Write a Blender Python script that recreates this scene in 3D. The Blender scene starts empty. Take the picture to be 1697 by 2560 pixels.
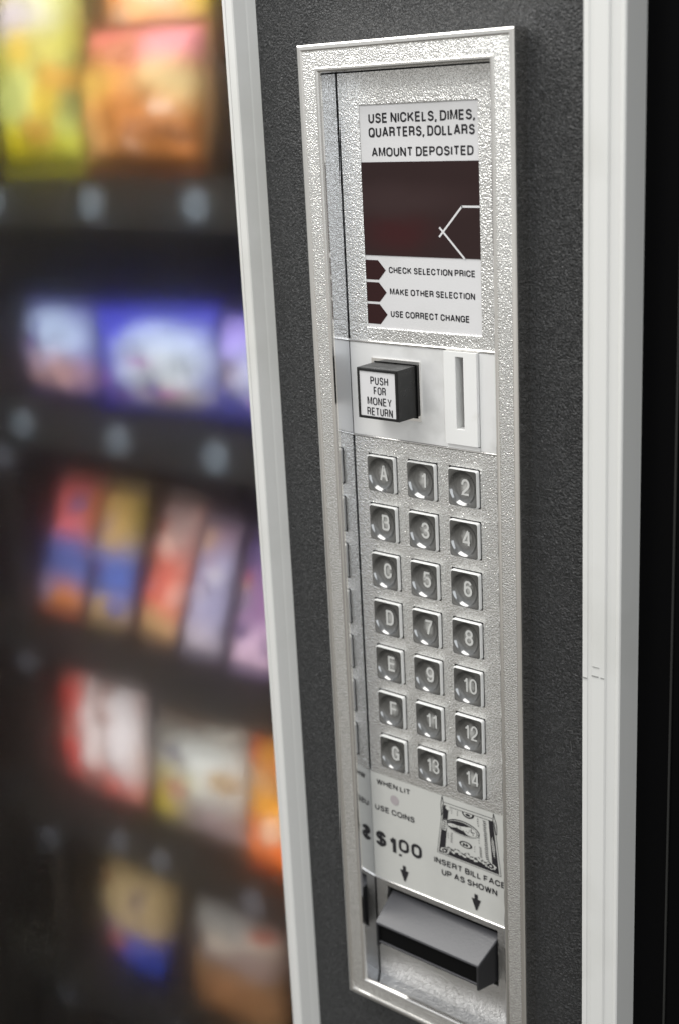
import bpy, bmesh, math, random
from mathutils import Matrix, Vector

# ------------------------------------------------------------------ camera, world, lamps, exposure
S = bpy.context.scene
COL = S.collection
R = [(0.7630023715735462, 0.6444651660781984, -0.04992024323803001),
     (0.14934518479976455, -0.2508989284051052, -0.9564234122512341),
     (-0.6289065087517127, 0.7222979838245223, -0.2876842467233161)]
CAM = Vector((0.42083859, -0.47064911, -0.0257951))
cd = bpy.data.cameras.new('camera')
cam = bpy.data.objects.new('camera', cd)
COL.objects.link(cam)
m4 = Matrix.Identity(4)
for i in range(3):
    m4[i][0] = R[0][i]
    m4[i][1] = -R[1][i]
    m4[i][2] = -R[2][i]
    m4[i][3] = CAM[i]
cam.matrix_world = m4
cd.sensor_fit = 'HORIZONTAL'
cd.sensor_width = 24.0
cd.lens = 47.965
cd.clip_start = 0.01
cd.clip_end = 50
cd.dof.use_dof = True
cd.dof.focus_distance = 0.605
cd.dof.aperture_fstop = 7.1
S.camera = cam

S.view_settings.view_transform = 'Standard'
S.view_settings.look = 'None'
S.view_settings.exposure = 0.0
S.view_settings.gamma = 1.0
S.cycles.use_denoising = True
S.cycles.max_bounces = 28
S.cycles.volume_bounces = 24

W = bpy.data.worlds.new('World')
S.world = W
W.use_nodes = True
wn, wl = W.node_tree.nodes, W.node_tree.links
wn.clear()
wo = wn.new('ShaderNodeOutputWorld')
wb = wn.new('ShaderNodeBackground')
wt = wn.new('ShaderNodeTexCoord')
ws = wn.new('ShaderNodeSeparateXYZ')
wm = wn.new('ShaderNodeMapRange')
wm.inputs[1].default_value = -1; wm.inputs[2].default_value = 1
wr = wn.new('ShaderNodeValToRGB')
wl.new(wt.outputs['Generated'], ws.inputs[0])
wl.new(ws.outputs['Z'], wm.inputs[0])
wl.new(wm.outputs[0], wr.inputs[0])
e = wr.color_ramp.elements
e[0].position = 0.0; e[0].color = (0.10, 0.095, 0.085, 1)
e[1].position = 1.0; e[1].color = (1.05, 1.06, 1.08, 1)
for p, c in ((0.28, (0.42, 0.405, 0.375, 1)), (0.40, (0.70, 0.68, 0.645, 1)), (0.48, (0.77, 0.765, 0.745, 1)), (0.56, (0.95, 0.95, 0.93, 1)), (0.70, (0.85, 0.87, 0.89, 1))):
    q = e.new(p); q.color = c
wnz = wn.new('ShaderNodeTexNoise')
wnz.inputs['Scale'].default_value = 2.6
wnz.inputs['Detail'].default_value = 2
wmr = wn.new('ShaderNodeMapRange')
wmr.inputs[1].default_value = 0.3; wmr.inputs[2].default_value = 0.7
wmr.inputs[3].default_value = 0.62; wmr.inputs[4].default_value = 1.30
wl.new(wt.outputs['Generated'], wnz.inputs['Vector'])
wl.new(wnz.outputs['Fac'], wmr.inputs[0])
wx = wn.new('ShaderNodeMix'); wx.data_type = 'RGBA'; wx.blend_type = 'MULTIPLY'
wx.inputs[0].default_value = 1.0
wl.new(wr.outputs[0], wx.inputs[6]); wl.new(wmr.outputs[0], wx.inputs[7])
wl.new(wx.outputs[2], wb.inputs[0])
wb.inputs[1].default_value = 0.80
wl.new(wb.outputs[0], wo.inputs[0])


def area(name, loc, target, sx, sy, power, color=(1, 1, 1)):
    l = bpy.data.lights.new(name, 'AREA')
    l.shape = 'RECTANGLE'; l.size = sx; l.size_y = sy; l.energy = power; l.color = color
    o = bpy.data.objects.new(name, l)
    COL.objects.link(o)
    o.location = loc
    o.rotation_euler = (Vector(target) - Vector(loc)).to_track_quat('-Z', 'Y').to_euler()
    return o


area('ceiling_fluorescent', (-0.42, -0.52, 0.86), (0.05, 0.0, -0.05), 1.4, 0.8, 19.5, (1.0, 0.985, 0.95))
area('side_fill', (1.25, -1.05, 0.25), (0.05, 0.0, -0.2), 0.5, 1.2, 4.5, (0.90, 0.95, 1.0))  # unseen fill added on the right to brighten key rims and side faces
area('cabinet_lamp', (-0.55, 0.22, 0.42), (-0.57, 0.43, -0.35), 0.7, 0.06, 3.6, (1.0, 0.97, 0.93))


area('lower_shelf_fill', (-0.12, 0.12, -0.45), (-0.60, 0.42, -0.5), 0.05, 1.1, 2.1, (1.0, 0.97, 0.93))  # unseen strip added inside the cabinet to lift the lower shelves


# ------------------------------------------------------------------ materials
def lin(r, g, b):
    f = lambda c: (c / 255 / 12.92) if c <= 10 else ((c / 255 + 0.055) / 1.055) ** 2.4
    return (f(r), f(g), f(b), 1)


def mat(name, color, rough=0.5, metal=0.0, spec=0.5, coat=0.0, bump=None, rough_var=None, col_var=None, aniso=0):
    """bump = (scale, distance, strength, kind, detail)"""
    m = bpy.data.materials.new(name)
    m.use_nodes = True
    n, l = m.node_tree.nodes, m.node_tree.links
    b = n['Principled BSDF']
    b.inputs['Base Color'].default_value = color
    b.inputs['Roughness'].default_value = rough
    b.inputs['Metallic'].default_value = metal
    b.inputs['Specular IOR Level'].default_value = spec
    b.inputs['Coat Weight'].default_value = coat
    b.inputs['Coat Roughness'].default_value = 0.06
    tc = n.new('ShaderNodeTexCoord')
    if bump:
        sc, dist, st, kind, det = bump
        if kind == 'noise':
            t = n.new('ShaderNodeTexNoise'); t.inputs['Scale'].default_value = sc; t.inputs['Detail'].default_value = det
            out = t.outputs['Fac']
        else:
            t = n.new('ShaderNodeTexVoronoi'); t.feature = 'SMOOTH_F1'; t.inputs['Scale'].default_value = sc
            t.inputs['Smoothness'].default_value = 0.6
            out = t.outputs['Distance']
        l.new(tc.outputs['Object'], t.inputs['Vector'])
        bp = n.new('ShaderNodeBump'); bp.inputs['Strength'].default_value = st; bp.inputs['Distance'].default_value = dist
        l.new(out, bp.inputs['Height'])
        l.new(bp.outputs[0], b.inputs['Normal'])
    if rough_var:
        sc, lo, hi = rough_var
        t = n.new('ShaderNodeTexNoise'); t.inputs['Scale'].default_value = sc; t.inputs['Detail'].default_value = 5
        r = n.new('ShaderNodeMapRange'); r.inputs[1].default_value = 0.35; r.inputs[2].default_value = 0.7
        r.inputs[3].default_value = lo; r.inputs[4].default_value = hi
        l.new(tc.outputs['Object'], t.inputs['Vector']); l.new(t.outputs['Fac'], r.inputs[0]); l.new(r.outputs[0], b.inputs['Roughness'])
    if col_var:
        sc, c2, lo, hi = col_var
        t = n.new('ShaderNodeTexNoise'); t.inputs['Scale'].default_value = sc; t.inputs['Detail'].default_value = 6
        r = n.new('ShaderNodeMapRange'); r.inputs[1].default_value = lo; r.inputs[2].default_value = hi
        x = n.new('ShaderNodeMix'); x.data_type = 'RGBA'
        x.inputs[6].default_value = color; x.inputs[7].default_value = c2
        l.new(tc.outputs['Object'], t.inputs['Vector']); l.new(t.outputs['Fac'], r.inputs[0]); l.new(r.outputs[0], x.inputs[0])
        l.new(x.outputs[2], b.inputs['Base Color'])
    return m


M = {}
M['silver_grain'] = mat('silver_grain', (0.92, 0.915, 0.895, 1), 0.25, 1.0, bump=(1550, 0.00066, 0.80, 'noise', 1.0), col_var=(1300, (0.66, 0.655, 0.635, 1), 0.45, 0.72))
M['silver_fine'] = mat('silver_fine', (0.52, 0.51, 0.495, 1), 0.30, 1.0, bump=(1300, 0.00065, 0.8, 'noise', 1.0), col_var=(60, (0.50, 0.49, 0.47, 1), 0.45, 0.7))
M['chrome'] = mat('chrome', (0.80, 0.785, 0.76, 1), 0.13, 1.0, bump=(60, 0.0004, 0.12, 'noise', 2))
M['wall_metal'] = mat('wall_metal', (0.64, 0.65, 0.67, 1), 0.07, 1.0, bump=(130, 0.0003, 0.10, 'noise', 2))
M['satin'] = mat('satin_plate', (0.88, 0.88, 0.875, 1), 0.36, 0.35, bump=(40, 0.0004, 0.10, 'noise', 3), rough_var=(35, 0.28, 0.48), col_var=(55, (0.74, 0.74, 0.73, 1), 0.52, 0.72))
M['panel'] = mat('black_grain', (0.0130, 0.0137, 0.0145, 1), 0.26, 0.0, 0.6, bump=(1350, 0.0014, 1.0, 'noise', 1.0), col_var=(1150, (0.050, 0.051, 0.053, 1), 0.50, 0.70))
M['trim'] = mat('white_trim', (0.68, 0.68, 0.66, 1), 0.42, 0.0, 0.4, bump=(25, 0.0005, 0.12, 'noise', 3), col_var=(14, (0.585, 0.585, 0.555, 1), 0.5, 0.75))
M['label'] = mat('label_white', (0.66, 0.655, 0.66, 1), 0.38, 0.0, 0.5, col_var=(30, (0.61, 0.605, 0.60, 1), 0.5, 0.7))
M['bill_label'] = mat('label_grey', (0.55, 0.55, 0.52, 1), 0.40, 0.0, 0.5, col_var=(35, (0.50, 0.50, 0.475, 1), 0.5, 0.72))
M['led'] = mat('led_red', (0.048, 0.007, 0.008, 1), 0.15, 0.0, 0.18)
M['ink'] = mat('ink_black', (0.016, 0.015, 0.018, 1), 0.45, 0.0, 0.4)
M['ink_grey'] = mat('ink_grey', (0.25, 0.25, 0.24, 1), 0.5)
M['red_window'] = mat('dark_red_window', (0.030, 0.010, 0.010, 1), 0.12, 0.0, 0.18, rough_var=(30, 0.08, 0.2))
M['white_plastic'] = mat('white_plastic', (0.78, 0.78, 0.765, 1), 0.32, 0.0, 0.5, col_var=(120, (0.68, 0.67, 0.63, 1), 0.6, 0.8))
M['black_plastic'] = mat('black_plastic', (0.008, 0.008, 0.008, 1), 0.33, 0.0, 0.4, rough_var=(150, 0.25, 0.45))
M['hood_plastic'] = mat('hood_plastic', (0.070, 0.070, 0.076, 1), 0.27, 0.0, 0.5, bump=(900, 0.0002, 0.25, 'noise', 2))
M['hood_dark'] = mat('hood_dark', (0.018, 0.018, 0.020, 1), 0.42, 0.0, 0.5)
M['void'] = mat('void_black', (0.003, 0.003, 0.003, 1), 0.8, 0.0, 0.1)
M['key_side'] = mat('key_clear_side', (0.74, 0.74, 0.725, 1), 0.14, 0.0, 0.7, coat=0.5)
M['numeral'] = mat('numeral_white', (0.58, 0.58, 0.56, 1), 0.5)
M['gloss_black'] = mat('gloss_black', (0.0015, 0.0015, 0.0018, 1), 0.35, 0.0, 0.06)
M['dark_line'] = mat('dark_line', (0.012, 0.012, 0.011, 1), 0.5)
M['lamp_lens'] = mat('lamp_lens', (0.40, 0.36, 0.37, 1), 0.35)
M['shelf'] = mat('shelf_metal', (0.011, 0.011, 0.010, 1), 0.7, 0.0, 0.25, col_var=(12, (0.016, 0.014, 0.010, 1), 0.4, 0.65))
M['cabinet'] = mat('cabinet_dark', (0.010, 0.009, 0.007, 1), 0.7, 0.0, 0.3, col_var=(6, (0.016, 0.012, 0.008, 1), 0.4, 0.65))
M['tag'] = mat('tag_pale', (0.105, 0.13, 0.155, 1), 0.6)
M['clip'] = mat('clip_grey', (0.075, 0.082, 0.10, 1), 0.5)
M['coil'] = mat('coil_wire', (0.09, 0.095, 0.09, 1), 0.4, 0.6)


pane = bpy.data.materials.new('blur_volume')  # light-scattering volume, added to blur what stands behind it
pane.use_nodes = True
pn = pane.node_tree.nodes
pn.clear()
po = pn.new('ShaderNodeOutputMaterial'); pv = pn.new('ShaderNodeVolumePrincipled')
pv.inputs['Color'].default_value = (1, 1, 1, 1)
pv.inputs['Density'].default_value = 900
pv.inputs['Anisotropy'].default_value = 0.9986
pane.node_tree.links.new(pv.outputs[0], po.inputs['Volume'])
M['pane'] = pane


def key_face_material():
    """smoky key face with a whitish glow painted into its colour behind the numeral"""
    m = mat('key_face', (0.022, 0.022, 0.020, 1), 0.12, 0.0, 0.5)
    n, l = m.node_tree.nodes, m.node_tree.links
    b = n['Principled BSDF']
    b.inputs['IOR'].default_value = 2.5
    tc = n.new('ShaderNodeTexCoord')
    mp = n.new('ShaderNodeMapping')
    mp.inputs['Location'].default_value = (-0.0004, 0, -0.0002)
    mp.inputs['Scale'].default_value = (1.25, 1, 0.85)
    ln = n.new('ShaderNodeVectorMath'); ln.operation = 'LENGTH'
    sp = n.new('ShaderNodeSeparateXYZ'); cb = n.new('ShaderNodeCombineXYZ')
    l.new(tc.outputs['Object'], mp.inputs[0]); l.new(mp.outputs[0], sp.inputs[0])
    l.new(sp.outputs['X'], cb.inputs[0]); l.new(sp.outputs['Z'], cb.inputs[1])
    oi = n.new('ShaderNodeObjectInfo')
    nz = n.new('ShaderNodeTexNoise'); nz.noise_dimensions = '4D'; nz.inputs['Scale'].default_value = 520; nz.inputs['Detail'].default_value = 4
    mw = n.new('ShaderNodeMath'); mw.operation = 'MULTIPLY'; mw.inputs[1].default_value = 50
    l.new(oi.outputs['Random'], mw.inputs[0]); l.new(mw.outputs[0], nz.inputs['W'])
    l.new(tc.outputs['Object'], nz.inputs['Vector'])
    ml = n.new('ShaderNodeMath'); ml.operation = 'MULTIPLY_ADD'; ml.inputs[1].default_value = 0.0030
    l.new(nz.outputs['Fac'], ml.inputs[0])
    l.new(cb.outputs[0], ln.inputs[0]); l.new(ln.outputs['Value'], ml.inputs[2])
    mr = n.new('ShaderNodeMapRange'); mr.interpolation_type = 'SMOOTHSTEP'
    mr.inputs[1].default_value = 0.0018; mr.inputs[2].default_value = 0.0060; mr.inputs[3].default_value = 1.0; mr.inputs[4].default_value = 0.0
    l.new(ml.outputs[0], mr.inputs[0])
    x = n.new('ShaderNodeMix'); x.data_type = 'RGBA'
    x.inputs[6].default_value = (0.045, 0.045, 0.042, 1); x.inputs[7].default_value = (0.44, 0.44, 0.42, 1)  # pale glow round the numeral mixed into the face colour
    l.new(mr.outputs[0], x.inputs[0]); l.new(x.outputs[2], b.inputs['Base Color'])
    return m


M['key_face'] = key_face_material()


def print_material(name, base, blobs, rough=0.5):
    """printed wrapper: soft patches of colour (cx, cz, rx, rz, soft, colour) in the 0..1 box of the wrapper"""
    m = mat(name, base, rough, 0.0, 0.3)
    n, l = m.node_tree.nodes, m.node_tree.links
    b = n['Principled BSDF']
    tc = n.new('ShaderNodeTexCoord')
    nz = n.new('ShaderNodeTexNoise'); nz.inputs['Scale'].default_value = 3.0; nz.inputs['Detail'].default_value = 2
    l.new(tc.outputs['Generated'], nz.inputs['Vector'])
    sb = n.new('ShaderNodeVectorMath'); sb.operation = 'MULTIPLY_ADD'
    sb.inputs[1].default_value = (0.16, 0, 0.16); 
    l.new(nz.outputs['Color'], sb.inputs[0]); l.new(tc.outputs['Generated'], sb.inputs[2])
    cur = None
    for cx, cz, rx, rz, soft, c in blobs:
        soft = min(soft, 0.95)
        mp = n.new('ShaderNodeMapping'); mp.vector_type = 'TEXTURE'
        mp.inputs['Location'].default_value = (cx + 0.08, 0, cz + 0.08)
        mp.inputs['Scale'].default_value = (rx, 1, rz)
        l.new(sb.outputs[0], mp.inputs[0])
        sp = n.new('ShaderNodeSeparateXYZ'); cb = n.new('ShaderNodeCombineXYZ')
        l.new(mp.outputs[0], sp.inputs[0]); l.new(sp.outputs['X'], cb.inputs[0]); l.new(sp.outputs['Z'], cb.inputs[1])
        ln = n.new('ShaderNodeVectorMath'); ln.operation = 'LENGTH'; l.new(cb.outputs[0], ln.inputs[0])
        mr = n.new('ShaderNodeMapRange'); mr.interpolation_type = 'SMOOTHSTEP'
        mr.inputs[1].default_value = 1 - soft; mr.inputs[2].default_value = 1 + soft
        mr.inputs[3].default_value = 1.0; mr.inputs[4].default_value = 0.0
        l.new(ln.outputs['Value'], mr.inputs[0])
        x = n.new('ShaderNodeMix'); x.data_type = 'RGBA'
        l.new(mr.outputs[0], x.inputs[0])
        if cur is None: x.inputs[6].default_value = base
        else: l.new(cur, x.inputs[6])
        x.inputs[7].default_value = c
        cur = x.outputs[2]
    if cur is not None: l.new(cur, b.inputs['Base Color'])
    return m


# ------------------------------------------------------------------ mesh helpers
def obj(name, bm, material, parent=None, smooth=False, recalc=True):
    if recalc: bmesh.ops.recalc_face_normals(bm, faces=bm.faces)
    me = bpy.data.meshes.new(name)
    bm.to_mesh(me); bm.free()
    for mm in (material if isinstance(material, (list, tuple)) else [material]): me.materials.append(mm)
    if smooth:
        for p in me.polygons: p.use_smooth = True
    o = bpy.data.objects.new(name, me)
    COL.objects.link(o)
    if parent is not None:
        o.parent = parent
        if parent.type == 'EMPTY' and parent.get('keep_world'):
            o.location = -parent.location
    return o


def bx(bm, x0, x1, y0, y1, z0, z1, bevel=0.0, seg=2):
    vs = [bm.verts.new((x, y, z)) for x in (x0, x1) for y in (y0, y1) for z in (z0, z1)]
    fs = [bm.faces.new([vs[i] for i in f]) for f in ((0, 1, 3, 2), (4, 6, 7, 5), (0, 4, 5, 1), (2, 3, 7, 6), (0, 2, 6, 4), (1, 5, 7, 3))]
    if bevel:
        es = list({e for f in fs for e in f.edges})
        bmesh.ops.bevel(bm, geom=es, offset=bevel, segments=seg, affect='EDGES', profile=0.5)
    return fs


def box(*a, **k):
    bm = bmesh.new(); bx(bm, *a, **k); return bm


def ring(bm, rect, prof, close=False):
    """sweep profile [(inset, y), ...] round the rectangle (x0,x1,z0,z1)"""
    x0, x1, z0, z1 = rect
    rows = []
    for s, y in prof:
        rows.append([bm.verts.new(p) for p in ((x0 + s, y, z1 - s), (x1 - s, y, z1 - s), (x1 - s, y, z0 + s), (x0 + s, y, z0 + s))])
    n = len(rows)
    for i in range(n if close else n - 1):
        a, b = rows[i], rows[(i + 1) % n]
        for k in range(4):
            bm.faces.new((a[k], a[(k + 1) % 4], b[(k + 1) % 4], b[k]))
    return rows


def holed_plate(bm, rect, hole, y0, y1, bev=0.0):
    """plate (front y0, back y1) with a rectangular hole; walls of the hole and rim included"""
    x0, x1, z0, z1 = rect; hx0, hx1, hz0, hz1 = hole
    def quad(r, y): return [bm.verts.new(p) for p in ((r[0], y, r[3]), (r[1], y, r[3]), (r[1], y, r[2]), (r[0], y, r[2]))]
    of, ob = quad(rect, y0), quad(rect, y1)
    hf = quad((hx0 - bev, hx1 + bev, hz0 - bev, hz1 + bev), y0)
    hm = quad(hole, y0 + bev) if bev else hf
    hb = quad(hole, y1)
    for k in range(4):
        j = (k + 1) % 4
        bm.faces.new((of[k], of[j], hf[j], hf[k]))
        if bev: bm.faces.new((hf[k], hf[j], hm[j], hm[k]))
        bm.faces.new((hm[k], hm[j], hb[j], hb[k]))
        bm.faces.new((of[k], of[j], ob[j], ob[k]))
        bm.faces.new((ob[k], ob[j], hb[j], hb[k]))
    return bm


def poly(bm, pts, y, thick=0.0):
    """flat polygon (x,z) at depth y"""
    vs = [bm.verts.new((x, y, z)) for x, z in pts]
    return bm.faces.new(vs)


def strip(bm, pts, w, y):
    """line drawn with width w through (x,z) points"""
    for (xa, za), (xb, zb) in zip(pts, pts[1:]):
        dx, dz = xb - xa, zb - za
        L = math.hypot(dx, dz) or 1
        nx, nz = -dz / L * w / 2, dx / L * w / 2
        ex, ez = dx / L * w * 0.3, dz / L * w * 0.3
        poly(bm, [(xa + nx - ex, za + nz - ez), (xb + nx + ex, zb + nz + ez), (xb - nx + ex, zb - nz + ez), (xa - nx - ex, za - nz - ez)], y)


def front(bm):
    """turn every face so that it looks at the viewer (-y)"""
    bm.normal_update()
    for f in bm.faces:
        if f.normal.y > 0: f.normal_flip()


def tag(o, label, cat, group=None):
    o['label'] = label; o['category'] = cat
    if group: o['group'] = group
    return o


def thing(name, loc, label, cat, group=None):
    o = bpy.data.objects.new(name, None)
    COL.objects.link(o)
    o.location = loc; o.empty_display_size = 0.05
    return tag(o, label, cat, group)


# ------------------------------------------------------------------ grotesque capitals drawn as pen strokes
def _arc(cx, cy, rx, ry, a0, a1, n=8):
    return [(cx + rx * math.cos(math.radians(a0 + (a1 - a0) * i / n)), cy + ry * math.sin(math.radians(a0 + (a1 - a0) * i / n))) for i in range(n + 1)]


_RO = _arc(.5, .70, .5, .30, 0, 180) + _arc(.5, .30, .5, .30, 180, 360)
_S = [(.95, .74)] + _arc(.5, .755, .44, .245, 25, 180, 7) + _arc(.5, .745, .44, .21, 180, 260, 3) + _arc(.5, .27, .48, .255, 75, -90, 8) + _arc(.5, .27, .5, .27, 270, 190, 5)
# letter: width, [(points, closed), ...]
ST = {
    'A': (.92, [([(0, 0), (.45, 1), (.55, 1), (1, 0)], 0), ([(.19, .33), (.81, .33)], 0)]),
    'B': (.80, [([(0, 0), (0, 1), (.62, 1)] + _arc(.62, .76, .32, .24, 90, -90) + [(.0, .52)], 0), ([(.62, .52)] + _arc(.66, .26, .34, .26, 90, -90) + [(0, 0)], 0)]),
    'C': (.88, [([(.99, .66)] + _arc(.5, .68, .5, .32, 25, 180) + _arc(.5, .32, .5, .32, 180, 335) + [(.99, .36)], 0)]),
    'D': (.84, [([(0, 0), (0, 1), (.5, 1)] + _arc(.5, .62, .5, .38, 90, 0) + _arc(.5, .38, .5, .38, 0, -90), 1)]),
    'E': (.72, [([(1, 1), (0, 1), (0, 0), (1, 0)], 0), ([(0, .52), (.93, .52)], 0)]),
    'F': (.68, [([(1, 1), (0, 1), (0, 0)], 0), ([(0, .50), (.90, .50)], 0)]),
    'G': (.92, [([(.97, .72)] + _arc(.5, .68, .5, .32, 25, 180) + _arc(.5, .32, .5, .32, 180, 340) + [(1, .47), (.58, .47)], 0), ([(1, .47), (1, 0)], 0)]),
    'H': (.82, [([(0, 0), (0, 1)], 0), ([(1, 0), (1, 1)], 0), ([(0, .52), (1, .52)], 0)]),
    'I': (.0, [([(.5, 0), (.5, 1)], 0)]),
    'K': (.88, [([(0, 0), (0, 1)], 0), ([(.97, 1), (.02, .36)], 0), ([(.36, .60), (1, 0)], 0)]),
    'L': (.60, [([(0, 1), (0, 0), (1, 0)], 0)]),
    'M': (1.0, [([(0, 0), (0, 1), (.10, 1), (.5, .06), (.9, 1), (1, 1), (1, 0)], 0)]),
    'N': (.82, [([(0, 0), (0, 1), (.06, 1), (.94, 0), (1, 0), (1, 1)], 0)]),
    'O': (.95, [(_RO, 1)]),
    'P': (.78, [([(0, 0), (0, 1), (.62, 1)] + _arc(.64, .74, .36, .26, 90, -90) + [(0, .48)], 0)]),
    'Q': (.95, [(_RO, 1), ([(.60, .25), (1.0, -.05)], 0)]),
    'R': (.84, [([(0, 0), (0, 1), (.62, 1)] + _arc(.62, .75, .34, .25, 90, -90) + [(0, .50)], 0), ([(.60, .50)] + _arc(.70, .36, .22, .14, 90, 0, 4) + [(.93, .12), (.98, 0)], 0)]),
    'S': (.82, [(_S, 0)]),
    'T': (.82, [([(0, 1), (1, 1)], 0), ([(.5, 1), (.5, 0)], 0)]),
    'U': (.80, [([(0, 1)] + _arc(.5, .32, .5, .32, 180, 360) + [(1, 1)], 0)]),
    'W': (1.25, [([(0, 1), (.235, 0), (.285, 0), (.475, .97), (.525, .97), (.715, 0), (.765, 0), (1, 1)], 0)]),
    'Y': (.88, [([(0, 1), (.5, .42), (1, 1)], 0), ([(.5, .44), (.5, 0)], 0)]),
    '0': (.70, [(_RO, 1)]),
    '1': (.30, [([(1, 0), (1, 1)], 0), ([(-.1, .76), (.35, .79), (.75, .88), (1, 1)], 0)]),
    '2': (.70, [([(.02, .66)] + _arc(.5, .70, .48, .30, 170, -25) + [(.75, .42), (.12, .12), (0, 0), (1, 0)], 0)]),
    '3': (.70, [([(.03, .72)] + _arc(.48, .76, .44, .24, 165, -90, 9) + [(.36, .52)], 0), ([(.48, .52)] + _arc(.5, .26, .5, .26, 85, -170, 10) + [(0, .24)], 0)]),
    '4': (.74, [([(.78, 0), (.78, 1)], 0), ([(.74, 1), (.68, 1), (0, .30), (0, .24), (1, .24)], 0)]),
    '5': (.70, [([(.92, 1), (.16, 1), (.05, .50), (.12, .50)] + _arc(.5, .32, .5, .32, 120, -165, 11), 0)]),
    '6': (.70, [([(.94, .80)] + _arc(.5, .74, .46, .26, 35, 180, 6) + [(.02, .40)], 0), (_arc(.5, .31, .5, .31, 0, 360, 16)[:-1], 1)]),
    '7': (.70, [([(0, 1), (1, 1), (1, .95), (.62, .55), (.36, 0)], 0)]),
    '8': (.70, [(_arc(.5, .77, .44, .23, -90, 270, 16)[:-1], 1), (_arc(.5, .27, .5, .27, 90, 450, 16)[:-1], 1)]),
    '9': (.70, [([(.06, .20)] + _arc(.5, .26, .46, .26, 215, 360, 6) + [(.98, .60)], 0), (_arc(.5, .69, .5, .31, 0, 360, 16)[:-1], 1)]),
    '$': (.72, [(_S, 0), ([(.5, 1.10), (.5, -.10)], 0)]),
    '.': (.0, [([(.5, -.06), (.5, .10)], 0)]),
    ',': (.0, [([(.55, .10), (.5, -.06), (.1, -.22)], 0)]),
}


def stroke(bm, pts, w, y, closed=False):
    """one pen stroke with mitred corners"""
    p = [pts[0]]
    for a in pts[1:]:
        if math.hypot(a[0] - p[-1][0], a[1] - p[-1][1]) > w * 0.04: p.append(a)
    if closed and math.hypot(p[0][0] - p[-1][0], p[0][1] - p[-1][1]) < w * 0.04: p.pop()
    n = len(p)
    if n < 2: return
    L, Rr = [], []
    for i in range(n):
        a = p[i - 1] if (i or closed) else None
        b = p[(i + 1) % n] if (i < n - 1 or closed) else None
        ds = []
        if a: ds.append((p[i][0] - a[0], p[i][1] - a[1]))
        if b: ds.append((b[0] - p[i][0], b[1] - p[i][1]))
        ns = []
        for dx, dz in ds:
            l = math.hypot(dx, dz); ns.append((-dz / l, dx / l))
        nx, nz = sum(q_[0] for q_ in ns) / len(ns), sum(q_[1] for q_ in ns) / len(ns)
        l2 = max(nx * nx + nz * nz, 0.36)
        nx, nz = nx / l2 * w / 2, nz / l2 * w / 2
        L.append(bm.verts.new((p[i][0] + nx, y, p[i][1] + nz))); Rr.append(bm.verts.new((p[i][0] - nx, y, p[i][1] - nz)))
    for i in range(n if closed else n - 1):
        j = (i + 1) % n
        bm.faces.new((L[i], L[j], Rr[j], Rr[i]))


def text(bm, s, x0, x1, zb, cap, y, track=0.0, weight=0.19, fit=0.86):
    """lettering fitted between x0 and x1 on the base line zb; weight = stroke over cap height"""
    w = cap * weight
    gap, space = 0.19 + track, 0.40
    tot = 0.0
    nst = 0
    for i, ch in enumerate(s):
        if ch == ' ': tot += space
        else:
            tot += ST[ch][0]; nst += 1
            if i < len(s) - 1: tot += gap
    k = (x1 - x0 - nst * w) / tot if tot else 0.0
    pen = x0
    for i, ch in enumerate(s):
        if ch == ' ':
            pen += space * k; continue
        gw, paths = ST[ch]
        for j, (pts, closed) in enumerate(paths):
            pp = [(pen + w / 2 + (X * gw * k if gw else (X - .5) * w * 1.2), zb + w / 2 + Z * (cap - w)) for X, Z in pts]
            stroke(bm, pp, w, y - 0.00001 * j, closed)
        pen += gw * k + w + gap * k


# ------------------------------------------------------------------ the vending machine
PT = 0.0100      # depth of the black door panel behind the bezel face
TR = 0.0107      # depth of the plates inside the bezel
VM = thing('vending_machine', (0.0, 0.30, -1.25), 'black snack vending machine with silver keypad panel, coin slot and white door trim', 'vending machine')
VM['keep_world'] = 1

# door panel with the opening behind the bezel
bm = bmesh.new()
holed_plate(bm, (-0.0330, 0.1470, -0.80, 0.36), (0.0055, 0.1080, -0.4810, -0.0058), PT, PT + 0.02)
dp = obj('door_panel', bm, M['panel'], VM)
scuff = mat('scuff', (0.10, 0.10, 0.10, 1), 0.6)
for pts in ([(0.1266, -0.2425), (0.1281, -0.2415), (0.1298, -0.2413), (0.1322, -0.2423)], [(0.1325, -0.3046), (0.1327, -0.3068), (0.1331, -0.3095)], [(0.1309, -0.2995), (0.1338, -0.2991)]):
    bm = bmesh.new()
    strip(bm, pts, 0.00022, PT - 0.00008)
    front(bm)
    obj('scuff_mark', bm, scuff, dp, recalc=False)


def profile_bar(name, prof, z0, z1, material):
    bm = bmesh.new()
    a = [bm.verts.new((x, y, z0)) for x, y in prof]
    b = [bm.verts.new((x, y, z1)) for x, y in prof]
    n = len(prof)
    for i in range(n):
        bm.faces.new((a[i], a[(i + 1) % n], b[(i + 1) % n], b[i]))
    bm.faces.new(a); bm.faces.new(b)
    return obj(name, bm, material, VM)


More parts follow.
